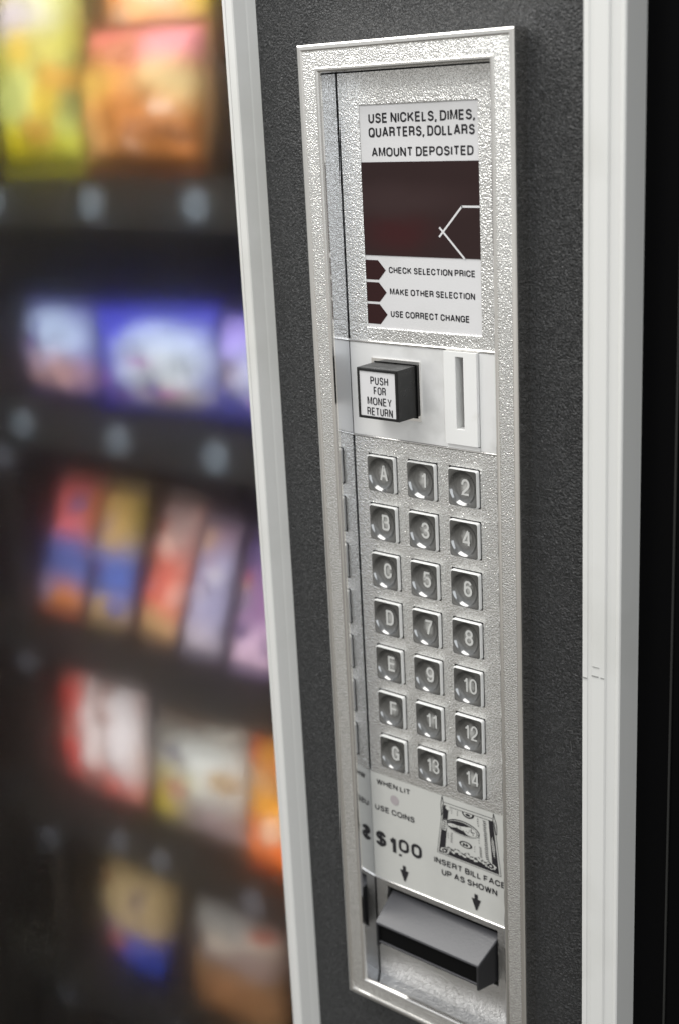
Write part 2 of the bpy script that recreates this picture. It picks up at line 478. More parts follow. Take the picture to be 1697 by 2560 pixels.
# white trims either side of the panel
left_trim = profile_bar('door_trim', [(-0.0445, 0.060), (-0.0445, 0.0012), (-0.0441, 0.0004), (-0.0434, 0.0), (-0.0420, -0.0001), (-0.0418, 0.0002), (-0.0378, 0.0), (-0.0371, 0.0004),
                                      (-0.0368, 0.0010), (-0.0345, 0.0058), (-0.0341, 0.0064), (-0.0321, 0.0102), (-0.0321, 0.060)], -0.80, 0.36, M['trim'])
right_trim = profile_bar('door_trim', [(0.1462, 0.034), (0.1462, -0.0030), (0.1466, -0.0038), (0.1472, -0.0040), (0.1490, -0.0041), (0.1492, -0.0038), (0.1510, -0.0037), (0.1513, -0.0041),
                                       (0.1572, -0.0043), (0.1576, -0.0040), (0.1580, -0.0034), (0.1620, -0.0031), (0.1622, -0.0035), (0.1630, -0.0037), (0.1638, -0.0037),
                                       (0.1643, -0.0032), (0.1643, 0.034)], -0.80, 0.36, M['trim'])
bm = bmesh.new()
for xa, xb, za in ((0.1468, 0.1490, -0.2645), (0.1513, 0.1545, -0.2627), (0.1555, 0.1573, -0.2628)):
    bx(bm, xa, xb, -0.00445, -0.0030, za - 0.00025, za + 0.00015)
bx(bm, 0.1515, 0.1548, -0.00445, -0.0030, -0.2586, -0.2584)
obj('joint_mark', bm, M['ink_grey'], right_trim)

# glossy black door beyond the right trim, with its faint edge strip
sp = obj('black_door', box(0.1643, 0.62, 0.012, 0.030, -0.80, 0.36), M['gloss_black'], VM)
obj('edge_strip', box(0.1796, 0.1805, 0.0112, 0.0125, -0.80, 0.36), M['dark_line'], sp)

# bezel
BZ = (0.0, 0.1135, -0.4868, 0.0)
bm = bmesh.new()
ring(bm, BZ, [(0.0004, PT + 0.0004), (0.0, 0.0010), (0.0002, 0.0003), (0.0008, 0.0), (0.0022, -0.0001), (0.0027, 0.0002), (0.0029, 0.0007)])
bez = obj('bezel_frame', bm, M['chrome'], VM)
bm = bmesh.new()
ring(bm, BZ, [(0.00285, 0.00065), (0.0099, 0.00065)])
obj('grained_face', bm, M['silver_grain'], bez)
bm = bmesh.new()
ring(bm, BZ, [(0.0098, 0.0008), (0.0100, 0.0002), (0.0104, -0.0003), (0.0112, -0.0003), (0.0118, 0.0002), (0.0122, 0.0011), (0.0123, 0.0020)])
obj('inner_lip', bm, M['chrome'], bez)
bm = bmesh.new()
fa = [bm.verts.new(p) for p in ((0.0123, 0.0019, -0.0123), (0.1012, 0.0019, -0.0123), (0.1012, 0.0019, -0.4745), (0.0123, 0.0019, -0.4745))]
fb = [bm.verts.new(p) for p in ((0.0133, TR + 0.0012, -0.0124), (0.1002, TR + 0.0012, -0.0124), (0.1002, TR + 0.0012, -0.4760), (0.0133, TR + 0.0012, -0.4760))]
for k in range(4): bm.faces.new((fa[k], fa[(k + 1) % 4], fb[(k + 1) % 4], fb[k]))
obj('recess_wall', bm, M['wall_metal'], bez)

IX0, IX1 = 0.0139, 0.1000
# dark gap behind the plates
obj('backing', box(0.0100, 0.1035, TR + 0.0040, TR + 0.0060, -0.4780, -0.0100), M['void'], bez)

# display plate
bm = bmesh.new()
holed_plate(bm, (IX0, IX1, -0.1309, -0.0128), (0.0246, 0.0880, -0.1246, -0.0267), TR, TR + 0.003, 0.0004)
disp = obj('display_plate', bm, M['silver_grain'], VM)
obj('display_label', box(0.0240, 0.0886, TR + 0.0008, TR + 0.0026, -0.1252, -0.0262), M['label'], disp)
obj('display_window', box(0.0240, 0.0886, TR + 0.0005, TR + 0.0020, -0.0918, -0.0510), print_material('display_tint', (0.022, 0.009, 0.0088, 1), [(0.30, 0.26, 0.26, 0.20, 0.9, (0.036, 0.005, 0.006, 1)), (0.30, 0.60, 0.5, 0.16, 0.9, (0.034, 0.017, 0.017, 1))], 0.14), disp)
Y = TR + 0.0007
for s, xa, xb, zb, cap in (('USE NICKELS, DIMES,', 0.0296, 0.0863, -0.0345, 0.0043), ('QUARTERS, DOLLARS', 0.0294, 0.0862, -0.0405, 0.0043),
                           ('AMOUNT DEPOSITED', 0.0307, 0.0853, -0.0488, 0.0040), ('CHECK SELECTION PRICE', 0.0377, 0.0849, -0.0996, 0.0029),
                           ('MAKE OTHER SELECTION', 0.0379, 0.0845, -0.1093, 0.0029), ('USE CORRECT CHANGE', 0.0379, 0.0814, -0.1194, 0.0030)):
    bm = bmesh.new()
    text(bm, s, xa, xb, zb, cap, Y)
    front(bm)
    obj('display_caption', bm, M['ink'], disp, recalc=False)
bm = bmesh.new()
strip(bm, [(0.0884, -0.0699), (0.0788, -0.0699), (0.0667, -0.0827)], 0.0009, TR + 0.0004)
strip(bm, [(0.0669, -0.0790), (0.0796, -0.0918)], 0.0009, TR + 0.00042)
front(bm)
obj('bracket_line', bm, M['label'], disp, recalc=False)
for za, zb in ((-0.0940, -0.1028), (-0.1040, -0.1128), (-0.1139, -0.1230)):
    bm = bmesh.new()
    poly(bm, [(0.0240, za), (0.0317, za), (0.0360, (za + zb) / 2), (0.0318, zb), (0.0240, zb)], Y)
    front(bm)
    obj('indicator_window', bm, M['red_window'], disp, recalc=False)


def ridge(z, h, out, material=M['chrome']):
    """rounded bright ledge across the recess"""
    bm = bmesh.new()
    n = 7
    a, b = [], []
    for i in range(n):
        t = math.pi * i / (n - 1)
        p = (TR + 0.0004 - out * math.sin(t), z + h / 2 * math.cos(t))
        a.append(bm.verts.new((0.0130, p[0], p[1]))); b.append(bm.verts.new((0.1004, p[0], p[1])))
    for i in range(n - 1): bm.faces.new((a[i], a[i + 1], b[i + 1], b[i]))
    return obj('ledge', bm, material, VM, smooth=True)


ridge(-0.1314, 0.0016, 0.0011)
ridge(-0.1768, 0.0011, 0.0007)
ridge(-0.4166, 0.0014, 0.0012)

# coin plate, return button and coin slot
cp = obj('coin_plate', box(IX0 - 0.0004, 0.06845, TR, TR + 0.0022, -0.1762, -0.1322), M['satin'], VM)
obj('filler_plate', box(0.0866, IX1 + 0.0003, TR - 0.0002, TR + 0.0022, -0.1762, -0.1322), M['satin'], VM)
obj('sill_plate', box(0.06865, 0.0864, TR - 0.0006, TR + 0.0022, -0.1762, -0.1746), M['satin'], VM)

rb = bpy.data.objects.new('return_button', None)
COL.objects.link(rb); rb.parent = VM; rb.location = Vector((0, 0, 0)) - VM.location; rb.empty_display_size = 0.01
bm = bmesh.new()
holed_plate(bm, (0.0268, 0.0543, -0.1661, -0.1386), (0.0284, 0.0527, -0.1645, -0.1402), TR - 0.0010, TR, 0.0003)
obj('button_surround', bm, M['chrome'], rb)
obj('button_well', box(0.0283, 0.0528, TR - 0.00035, TR - 0.0001, -0.1646, -0.1401), M['void'], rb)
bm = bmesh.new()
fx0, fx1, fz0, fz1 = 0.0290, 0.0522, -0.1639, -0.1405
ring(bm, (fx0, fx1, fz0, fz1), [(-0.0001, TR - 0.0003), (0.0, -0.0034), (0.0002, -0.0039), (0.0005, -0.0040), (0.0013, -0.0040), (0.0014, -0.0034)])
obj('button_body', bm, M['black_plastic'], rb)
obj('button_label', box(fx0 + 0.0012, fx1 - 0.0012, -0.0036, -0.0020, fz0 + 0.0012, fz1 - 0.0012), M['label'], rb)
bm = bmesh.new()
YB = -0.0037
for s, xa, xb, z in (('PUSH', 0.0366, 0.0468, -0.1478), ('FOR', 0.0383, 0.0453, -0.1524), ('MONEY', 0.0344, 0.0484, -0.1573), ('RETURN', 0.0341, 0.0488, -0.1621)):
    text(bm, s, xa, xb, z, 0.0037, YB, track=0.03, weight=0.15)
front(bm)
obj('button_lettering', bm, M['ink'], rb, recalc=False)

bm = bmesh.new()
y0 = TR - 0.0021
holed_plate(bm, (0.0687, 0.0863, -0.1741, -0.1321), (0.0751, 0.0792, -0.1667, -0.1344), y0, TR + 0.006, 0.0002)
cs = obj('coin_slot', bm, M['white_plastic'], VM)
md = cs.modifiers.new('bevel', 'BEVEL'); md.width = 0.0006; md.segments = 3; md.limit_method = 'ANGLE'
obj('coin_chute', box(0.0749, 0.0794, TR + 0.0055, TR + 0.007, -0.1670, -0.1340), M['bill_label'], cs)

obj('coin_grime', box(0.0752, 0.0771, TR + 0.0048, TR + 0.0054, -0.16665, -0.1644), mat('grime', (0.10, 0.10, 0.07, 1), 0.8), cs)

# keypad
bm = bmesh.new()
bx(bm, IX0, IX1, TR, TR + 0.0022, -0.3548, -0.1774)
obj('keypad_plate', bm, M['silver_grain'], VM)
KW, KH, KP = 0.0160, 0.0176, 0.0022


def rounded(w, h, r, n):
    pts = []
    for cx, cz, a0 in ((w / 2 - r, h / 2 - r, 0), (-w / 2 + r, h / 2 - r, 90), (-w / 2 + r, -h / 2 + r, 180), (w / 2 - r, -h / 2 + r, 270)):
        for i in range(n):
            a = math.radians(a0 + 90 * i / (n - 1))
            pts.append((cx + r * math.cos(a), cz + r * math.sin(a)))
    out = []
    for i, a in enumerate(pts):
        b = pts[(i + 1) % len(pts)]
        out.append(a)
        if math.hypot(b[0] - a[0], b[1] - a[1]) > 2.5 * r:
            out += [(a[0] + (b[0] - a[0]) * t / 10, a[1] + (b[1] - a[1]) * t / 10) for t in range(1, 10)]
    return out


def key_meshes():
    N = 6
    out = rounded(KW, KH, 0.0009, N)
    fr = rounded(KW - 0.0006, KH - 0.0006, 0.0012, N)
    # side shell of clear plastic
    bm = bmesh.new()
    rows = [[bm.verts.new((x, y, z)) for x, z in loop] for loop, y in
            ((out, 0.0), (out, -KP + 0.0004), (rounded(KW - 0.0002, KH - 0.0002, 0.0010, N), -KP + 0.0001), (fr, -KP))]
    n = len(out)
    for a, b in zip(rows, rows[1:]):
        for i in range(n): bm.faces.new((a[i], a[(i + 1) % n], b[(i + 1) % n], b[i]))
    # dished face
    bf = bmesh.new()
    Rr = 0.0074
    loops = [[bf.verts.new((x, -KP, z)) for x, z in fr]]
    ang = [math.atan2(z / KH, x / KW) for x, z in fr]
    prof = [(1.0, 0.0), (0.99, 0.00006), (0.96, 0.0003), (0.92, 0.00062), (0.87, 0.00096), (0.81, 0.00128), (0.74, 0.00156), (0.66, 0.00178), (0.55, 0.00192), (0.40, 0.00200), (0.2, 0.00203)]
    for f, d in prof:
        loops.append([bf.verts.new((Rr * f * math.cos(a), -KP + d, Rr * 1.10 * f * math.sin(a))) for a in ang])
    for a, b in zip(loops, loops[1:]):
        for i in range(n): bf.faces.new((a[i], a[(i + 1) % n], b[(i + 1) % n], b[i]))
    bf.faces.new(loops[-1])
    bmesh.ops.remove_doubles(bf, verts=bf.verts, dist=1e-7)
    return bm, bf


bk, bf = key_meshes()
key = obj('keypad_key', bk, M['key_side'], VM, smooth=True)
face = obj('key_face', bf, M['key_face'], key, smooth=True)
rim = bmesh.new()
ring(rim, (-KW / 2 - 0.0006, KW / 2 + 0.0003, -KH / 2 - 0.0003, KH / 2 + 0.0004), [(0, -0.00012), (0.0014, -0.00012)])
gap = obj('key_gap', rim, M['void'], key)
LAB = [['A', '1', '2'], ['B', '3', '4'], ['C', '5', '6'], ['D', '7', '8'], ['E', '9', '10'], ['F', '11', '12'], ['G', '13', '14']]
for j in range(7):
    for i in range(3):
        loc = Vector((0.02235 + KW / 2 + i * 0.0235, TR, -0.18527 - KH / 2 - j * 0.02436)) - VM.location
        if i == j == 0: k = key
        else:
            k = key.copy(); COL.objects.link(k); k.parent = VM
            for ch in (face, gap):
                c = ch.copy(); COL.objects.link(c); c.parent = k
        k.location = loc
        s = LAB[j][i]
        bm = bmesh.new()
        w = 0.0046 if len(s) == 1 and s != '1' else 0.0026 if s == '1' else 0.0074 if s != '11' else 0.0062
        cx = 0.0006
        text(bm, s, cx - w / 2, cx + w / 2, -0.0037, 0.0078, -KP + 0.00165, track=0.06, weight=0.14 if len(s) == 1 else 0.115)
        front(bm)
        obj('key_numeral', bm, M['numeral'], k, recalc=False)

# bill label and its printing
bl = obj('bill_label', box(IX0 - 0.0006, IX1, TR - 0.0001, TR + 0.0020, -0.4162, -0.3551), M['bill_label'], VM)
YL = TR - 0.0003
bm = bmesh.new()
text(bm, 'WHEN LIT', 0.0174, 0.0391, -0.3612, 0.0030, YL)
text(bm, 'USE COINS', 0.0156, 0.0412, -0.3763, 0.0032, YL)
text(bm, 'INSERT BILL FACE', 0.0529, 0.0958, -0.3943, 0.0033, YL)
text(bm, 'UP AS SHOWN', 0.0574, 0.0908, -0.4000, 0.0034, YL)
text(bm, '$', 0.0150, 0.0221, -0.3972, 0.0088, YL, weight=0.215)
text(bm, '1', 0.0240, 0.0284, -0.3991, 0.0104, YL, weight=0.215)
text(bm, '.', 0.0301, 0.0316, -0.3992, 0.0095, YL)
text(bm, '0', 0.0302, 0.0368, -0.3960, 0.0076, YL, weight=0.215)
text(bm, '0', 0.0384, 0.0451, -0.3961, 0.0080, YL, weight=0.215)
for cx in (0.0333, 0.0782):
    poly(bm, [(cx - 0.0010, -0.4037), (cx + 0.0010, -0.4037), (cx + 0.0010, -0.4064), (cx + 0.0028, -0.4064), (cx + 0.0004, -0.4127), (cx - 0.0004, -0.4127), (cx - 0.0028, -0.4064), (cx - 0.0010, -0.4064)], YL)
front(bm)
obj('bill_label_lettering', bm, M['ink'], bl, recalc=False)
bm = bmesh.new()
poly(bm, [(0.0287 + 0.0027 * math.cos(t * math.pi / 14), -0.3673 + 0.0027 * math.sin(t * math.pi / 14)) for t in range(28)], YL)
front(bm)
obj('coin_lamp', bm, M['lamp_lens'], bl, recalc=False)

# the banknote drawing: unit square (u right, v down) mapped on the foreshortened sheet
TLq, TRq, BRq, BLq = (0.0600, -0.3600), (0.0890, -0.3597), (0.0921, -0.3876), (0.0560, -0.3872)


def q(u, v):
    a = [TLq[i] + (TRq[i] - TLq[i]) * u for i in (0, 1)]
    b = [BLq[i] + (BRq[i] - BLq[i]) * u for i in (0, 1)]
    return (a[0] + (b[0] - a[0]) * v, a[1] + (b[1] - a[1]) * v)


inkm, paper = bmesh.new(), bmesh.new()
Y1, Y2, Y3 = TR - 0.00025, TR - 0.00035, TR - 0.00045


def P(b, pts, y): poly(b, [q(*p) for p in pts], y)


def ell(b, cu, cv, ru, rv, y, n=26, rot=0.0, wob=0.0, seed=0):
    rnd = random.Random(seed)
    pts = []
    for i in range(n):
        a = 2 * math.pi * i / n
        k = 1 + wob * (rnd.random() - 0.5)
        x, z = ru * k * math.cos(a), rv * k * math.sin(a)
        pts.append((cu + x * math.cos(rot) - z * math.sin(rot), cv + x * math.sin(rot) + z * math.cos(rot)))
    P(b, pts, y)


def line(b, pts, w, y): strip(b, [q(*p) for p in pts], w, y)


P(inkm, [(0.0, 0.0), (0.10, 0.0), (0.10, 1), (0.0, 1)], Y1)
P(inkm, [(0.915, 0.0), (1, 0.0), (1, 1), (0.90, 1)], Y1)
P(inkm, [(0.10, 0.86), (0.905, 0.86), (0.90, 1), (0.10, 1)], Y1)
# paper scrolls over the border
for cu, cv, ru, rv in ((0.10, 0.93, 0.075, 0.06), (0.055, 0.40, 0.045, 0.13), (0.955, 0.50, 0.024, 0.20), (0.88, 0.885, 0.085, 0.06), (0.09, 0.03, 0.05, 0.04)):
    ell(paper, cu, cv, ru, rv, Y2, wob=0.25, seed=int(cu * 1000))
rn = random.Random(4)
for i in range(11): ell(paper, 0.17 + i * 0.065, 0.885 + 0.02 * math.sin(i * 2.1), 0.045, 0.022, Y2, 12, rot=0.5 * math.sin(i * 1.7), wob=0.5, seed=i)
for cu, cv, ru, rv in ((0.10, 0.93, 0.05, 0.045), (0.88, 0.885, 0.055, 0.045)): ell(inkm, cu, cv, ru, rv, Y3, wob=0.3, seed=9)
for cu, cv in ((0.10, 0.93), (0.88, 0.885)): ell(paper, cu, cv, 0.022, 0.018, TR - 0.00055, 12)
for i in range(13): ell(inkm, 0.16 + i * 0.058, 0.835 + 0.02 * math.sin(i * 1.9), 0.028, 0.009, Y3, 10, rot=0.7 * math.sin(i * 2.3), wob=0.6, seed=i + 40)
# oval with a plain head and shoulders, lying on its side
ell(inkm, 0.40, 0.345, 0.315, 0.150, Y1, 36, rot=0.03)
ell(paper, 0.405, 0.350, 0.298, 0.136, Y2, 36, rot=0.03)
ell(inkm, 0.395, 0.348, 0.285, 0.122, Y3, 36, rot=0.03)
YP, YQ = TR - 0.00055, TR - 0.00062
P(paper, [(0.115, 0.33), (0.20, 0.31), (0.30, 0.315), (0.40, 0.30), (0.44, 0.34), (0.40, 0.385), (0.28, 0.365), (0.20, 0.385), (0.115, 0.375)], YP)
ell(paper, 0.545, 0.355, 0.125, 0.088, YP - 0.00001, 22, wob=0.06, seed=3)
ell(paper, 0.46, 0.315, 0.07, 0.030, YP - 0.00002, 14, wob=0.3, seed=4)
for cu, cv, ru, rv in ((0.505, 0.385, 0.014, 0.008), (0.47, 0.375, 0.012, 0.006), (0.565, 0.315, 0.036, 0.009), (0.585, 0.355, 0.012, 0.024), (0.60, 0.395, 0.016, 0.008), (0.53, 0.335, 0.022, 0.005), (0.62, 0.35, 0.007, 0.016), (0.36, 0.335, 0.03, 0.005), (0.30, 0.352, 0.03, 0.005), (0.22, 0.345, 0.02, 0.004)): ell(inkm, cu, cv, ru, rv, YQ, 10, rot=cu * 3)
for r0, y, b in ((1.0, Y1, inkm), (0.72, Y2, paper)):
    ell(b, 0.455, 0.655, 0.115 * r0, 0.066 * r0, y)
    P(b, [(0.50 + 0.125 * r0 * math.cos(t), 0.005 + 0.10 * r0 * abs(math.sin(t))) for t in [math.pi * i / 12 for i in range(13)]], y)
for cu in (0.425, 0.475): ell(inkm, cu, 0.655, 0.022, 0.030, Y3, 14, wob=0.3, seed=2)
ell(inkm, 0.50, 0.035, 0.05, 0.022, Y3, 14, wob=0.3, seed=5)
# columns of small print
rn = random.Random(8)
for cu, va, vb, w, n in ((0.83, 0.03, 0.80, 0.055, 20), (0.70, 0.03, 0.20, 0.02, 4), (0.72, 0.58, 0.80, 0.035, 9), (0.62, 0.60, 0.74, 0.010, 3), (0.20, 0.50, 0.72, 0.025, 7), (0.14, 0.52, 0.66, 0.012, 3), (0.18, 0.36, 0.44, 0.03, 4), (0.17, 0.03, 0.13, 0.012, 3), (0.29, 0.02, 0.13, 0.016, 4), (0.70, 0.30, 0.54, 0.012, 5)):
    for i in range(n):
        v = va + (vb - va) * (i + 0.5) / n
        h = (vb - va) / n * 0.36
        du = (rn.random() - 0.5) * 0.012
        P(inkm, [(cu - w / 2 + du, v - h), (cu + w / 2 + du, v - h * 0.4), (cu + w / 2 + du, v + h * 0.6), (cu - w / 2 + du, v + h * 0.3)], Y3)
for i in range(6):
    v = 0.28 + i * 0.045
    P(inkm, [(0.03, v), (0.075, v + 0.004), (0.075, v + 0.026), (0.03, v + 0.022)], Y3)
for i in range(11):
    v = 0.31 + i * 0.036
    P(inkm, [(0.938, v), (0.974, v + 0.004), (0.974, v + 0.018), (0.938, v + 0.014)], Y3)
# outline of the sheet and the slot it enters
line(inkm, [(-0.025, 0.0), (-0.025, 1.025), (1.03, 1.025), (1.03, 0.0)], 0.00022, Y1)
line(inkm, [(0.0, 0.0), (1.0, 0.0)], 0.00025, Y1)
strip(inkm, [(0.0596, -0.3584), (0.0887, -0.3581)], 0.00025, Y1)
strip(inkm, [(0.0590, -0.3553), (0.0581, -0.3600), (0.0582, -0.3665), (0.0594, -0.3640), (0.0596, -0.3584), (0.0590, -0.3553)], 0.00035, Y1)
strip(inkm, [(0.0894, -0.3554), (0.0890, -0.3590), (0.0905, -0.3664), (0.0912, -0.3660), (0.0912, -0.3612), (0.0894, -0.3554)], 0.00035, Y1)
front(inkm); front(paper)
bn = obj('banknote_print', inkm, M['ink'], bl, recalc=False)
obj('banknote_paper', paper, M['bill_label'], bl, recalc=False)

# bill acceptor plate and mouth
bm = bmesh.new()
holed_plate(bm, (IX0, IX1, -0.4762, -0.4174), (0.0209, 0.0902, -0.4520, -0.4201), TR, TR + 0.003, 0.0003)
obj('bill_plate', bm, M['silver_fine'], VM)


def hull(bm, pts):
    vs = [bm.verts.new(p) for p in pts]
    for f in ((0, 1, 3, 2), (4, 6, 7, 5), (0, 4, 5, 1), (2, 3, 7, 6), (0, 2, 6, 4), (1, 5, 7, 3)): bm.faces.new([vs[i] for i in f])


YB0, YF = TR + 0.0040, -0.0031
bxl, bxr, fxl, fxr = 0.0214, 0.0899, 0.0234, 0.0880
zt = lambda y: -0.4240 + (YB0 - y) / (YB0 - YF) * (-0.4333 + 0.4240)
bm = bmesh.new()
hull(bm, [(fxl, YF, -0.4346), (fxl, YF, -0.4333), (bxl, YB0, -0.4253), (bxl, YB0, -0.4240), (fxr, YF, -0.4346), (fxr, YF, -0.4333), (bxr, YB0, -0.4253), (bxr, YB0, -0.4240)])
mouth = obj('bill_mouth', bm, M['hood_plastic'], VM)
md = mouth.modifiers.new('bevel', 'BEVEL'); md.width = 0.00045; md.segments = 3; md.limit_method = 'ANGLE'
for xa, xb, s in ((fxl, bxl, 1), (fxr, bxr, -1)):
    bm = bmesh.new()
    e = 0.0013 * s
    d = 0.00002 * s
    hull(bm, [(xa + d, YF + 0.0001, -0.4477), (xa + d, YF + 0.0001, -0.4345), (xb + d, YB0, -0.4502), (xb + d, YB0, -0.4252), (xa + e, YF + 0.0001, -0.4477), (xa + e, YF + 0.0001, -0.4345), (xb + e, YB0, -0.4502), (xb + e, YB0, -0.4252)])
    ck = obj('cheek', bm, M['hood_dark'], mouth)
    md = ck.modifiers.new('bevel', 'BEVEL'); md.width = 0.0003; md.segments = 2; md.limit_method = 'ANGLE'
bm = bmesh.new()
hull(bm, [(fxl + 0.0014, YF + 0.0006, -0.4454), (fxl + 0.0014, YF + 0.0006, -0.4444), (fxl + 0.0014, YF + 0.0016, -0.4454), (fxl + 0.0014, YF + 0.0016, -0.4444), (fxr - 0.0014, YF + 0.0006, -0.4454), (fxr - 0.0014, YF + 0.0006, -0.4444), (fxr - 0.0014, YF + 0.0016, -0.4454), (fxr - 0.0014, YF + 0.0016, -0.4444)])
lw = obj('lower_lip', bm, M['hood_plastic'], mouth)
md = lw.modifiers.new('bevel', 'BEVEL'); md.width = 0.0003; md.segments = 2; md.limit_method = 'ANGLE'
obj('throat', box(fxl + 0.0012, fxr - 0.0012, YF + 0.0017, YF + 0.0060, -0.4464, -0.4350), M['void'], mouth)

# ------------------------------------------------------------------ cabinet behind the window
def shell(name, *a): return obj(name, box(*a), M['cabinet'], VM)


shell('back_wall', -0.98, -0.04, 0.78, 0.80, -1.25, 0.50)
shell('side_wall', -1.00, -0.98, 0.03, 0.80, -1.25, 0.50)
shell('inner_wall', -0.060, -0.0446, 0.062, 0.80, -1.25, 0.50)
shell('cabinet_roof', -1.00, -0.04, 0.03, 0.80, 0.50, 0.52)
shell('cabinet_floor', -1.00, -0.04, 0.03, 0.80, -1.27, -1.25)
# added in the window opening to blur the snacks: a scattering pane
obj('window_blur_slab', box(-0.979, -0.0450, 0.040, 0.044, -1.24, 0.49), M['pane'], VM)
rows = [(-0.085, -0.104, [-0.743, -0.591, -0.452, -0.305]), (-0.311, -0.327, [-0.738, -0.588, -0.452, -0.305]), (-0.560, -0.585, []), (-0.778, -0.798, [-0.655, -0.588, -0.45]), (-1.003, -0.990, [-0.588, -0.45])]
for zt_, ztag, tags in rows:
    sh = obj('shelf', box(-0.90, -0.08, 0.372, 0.74, zt_ - 0.012, zt_ - 0.004), M['shelf'], VM)
    obj('shelf_lip', box(-0.90, -0.08, 0.366, 0.3715, zt_ - 0.040, zt_ + 0.004), M['shelf'], sh)
    for x in tags:
        zc = zt_ - 0.019
        bm = bmesh.new()
        bmesh.ops.create_cone(bm, cap_ends=True, segments=24, radius1=0.0155, radius2=0.0135, depth=0.005, matrix=Matrix.Translation((x, 0.3632, zc)) @ Matrix.Rotation(math.pi / 2, 4, 'X'))
        obj('price_tag', bm, M['tag'] if zt_ > -0.5 else M['clip'], sh)
for z in (-0.158, -0.372, -0.610, -0.838, -1.050):
    bm = bmesh.new()
    bmesh.ops.create_cone(bm, cap_ends=True, segments=20, radius1=0.016, radius2=0.014, depth=0.006, matrix=Matrix.Translation((-0.79, 0.37, z)) @ Matrix.Rotation(math.pi / 2, 4, 'X'))
    obj('rail_clip', bm, M['clip'], VM)
obj('shelf_rail', box(-0.800, -0.780, 0.3745, 0.380, -1.24, 0.45), M['cabinet'], VM)


def coil(x, z, r, n, y0=0.47, y1=0.72):
    bm = bmesh.new()
    steps = n * 20
    prev = None
    for i in range(steps + 1):
        t = i / steps
        a = 2 * math.pi * n * t
        c = Vector((x + r * math.cos(a), y0 + (y1 - y0) * t, z + r * math.sin(a)))
        rd = Vector((math.cos(a), 0, math.sin(a)))
        row = [bm.verts.new(c + rd * 0.0016 * math.cos(k * math.pi / 2) + Vector((0, 0.0016 * math.sin(k * math.pi / 2), 0))) for k in range(4)]
        if prev:
            for k in range(4): bm.faces.new((prev[k], prev[(k + 1) % 4], row[(k + 1) % 4], row[k]))
        prev = row
    obj('coil', bm, M['coil'], VM, smooth=True)


for z, r, n, xs in ((-0.085, 0.055, 4, (-0.70, -0.557)), (-0.311, 0.050, 4, (-0.705, -0.563, -0.405)), (-0.560, 0.031, 6, (-0.752, -0.671, -0.597, -0.530, -0.455)),
                    (-0.778, 0.055, 5, (-0.712, -0.555, -0.43)), (-1.003, 0.055, 5, (-0.70, -0.53))):
    for x in xs: coil(x, z + r + 0.0005, r, n)


# ------------------------------------------------------------------ snacks on the shelves
def pouch(name, label, cat, x, z, w, h, thick, lean, base, blobs, y=0.40, taper=0.0, group=None, seed=1, seal=None, tilt=0.0):
    """pillow bag standing on the shelf, bottom centre at (x, y, z), leaning back by `lean` metres at its top"""
    t = thing(name, (x, y, z), label, cat, group)
    rnd = random.Random(seed)
    t.rotation_euler = (-math.atan2(lean, h), tilt + (rnd.random() - 0.5) * 0.10, (rnd.random() - 0.5) * 0.22)
    blobs = list(blobs)
    for _ in range(6):
        k = rnd.choice((c(244, 238, 226), c(40, 34, 40), c(214, 160, 60), c(190, 70, 50), c(70, 70, 120)))
        m0 = rnd.random() * 0.45 + 0.2
        k = tuple(base[i] * (1 - m0) + k[i] * m0 for i in range(3)) + (1,)
        blobs.append((0.12 + 0.76 * rnd.random(), 0.12 + 0.76 * rnd.random(), 0.06 + 0.12 * rnd.random(), 0.03 + 0.07 * rnd.random(), 0.5, k))
    ph = [rnd.random() * 6.28 for _ in range(6)]
    nx, nz = 22, 30
    ce = 0.055
    bm = bmesh.new()
    def half(u, v, s):
        wu = max(0.0, 1 - abs(u) ** 2.6) ** 0.55
        vv = 2 * v - 1
        wv = max(0.0, 1 - abs(vv) ** 3.2) ** 0.6
        d = thick / 2 * wu * wv
        d += 0.0022 * wu * (math.sin(9 * u + 7 * v + ph[0]) + math.sin(17 * v - 5 * u + ph[1]) + 0.7 * math.sin(23 * u * v + ph[2])) * wv
        ww = w / 2 * (1 - 0.05 * wv - taper * (1 - v)) * (1 + 0.018 * math.sin(11 * v + ph[3]) + 0.012 * math.sin(5 * v + ph[4] + u))
        return (u * ww, s * d, ce * h + v * h * (1 - 2 * ce))
    for s in (-1, 1):
        g = [[bm.verts.new(half(2 * i / nx - 1, j / nz, s)) for i in range(nx + 1)] for j in range(nz + 1)]
        for j in range(nz):
            for i in range(nx): bm.faces.new((g[j][i], g[j][i + 1], g[j + 1][i + 1], g[j + 1][i]))
    bmesh.ops.remove_doubles(bm, verts=bm.verts, dist=1e-5)
    pm = print_material(name + '_print', base, blobs)
    obj('wrapper', bm, pm, t, smooth=True)
    sm = mat(name + '_seal', seal or base, 0.35, 0.0, 0.5)
    for v0, v1, tp in ((0.0, ce, taper), (1 - ce, 1.0, 0.0)):
        bm = bmesh.new()
        n = 30
        a, b = [], []
        for i in range(n + 1):
            u = 2 * i / n - 1
            ww = w / 2 * (1 - tp) * 0.995
            a.append(bm.verts.new((u * ww, 0.0009 * (1 if i % 2 else -1), v0 * h))); b.append(bm.verts.new((u * ww, 0.0009 * (1 if i % 2 else -1), v1 * h)))
        for i in range(n): bm.faces.new((a[i], a[i + 1], b[i + 1], b[i]))
        r = bmesh.ops.solidify(bm, geom=bm.faces[:], thickness=0.0006)
        obj('crimped_seal', bm, sm, t)
    return t


def c(r, g, b):
    """printing inks, a little more saturated than they look through the added pane"""
    m = (r + g + b) / 3
    return lin(*[max(4, min(252, m + (v - m) * 1.08)) for v in (r, g, b)])


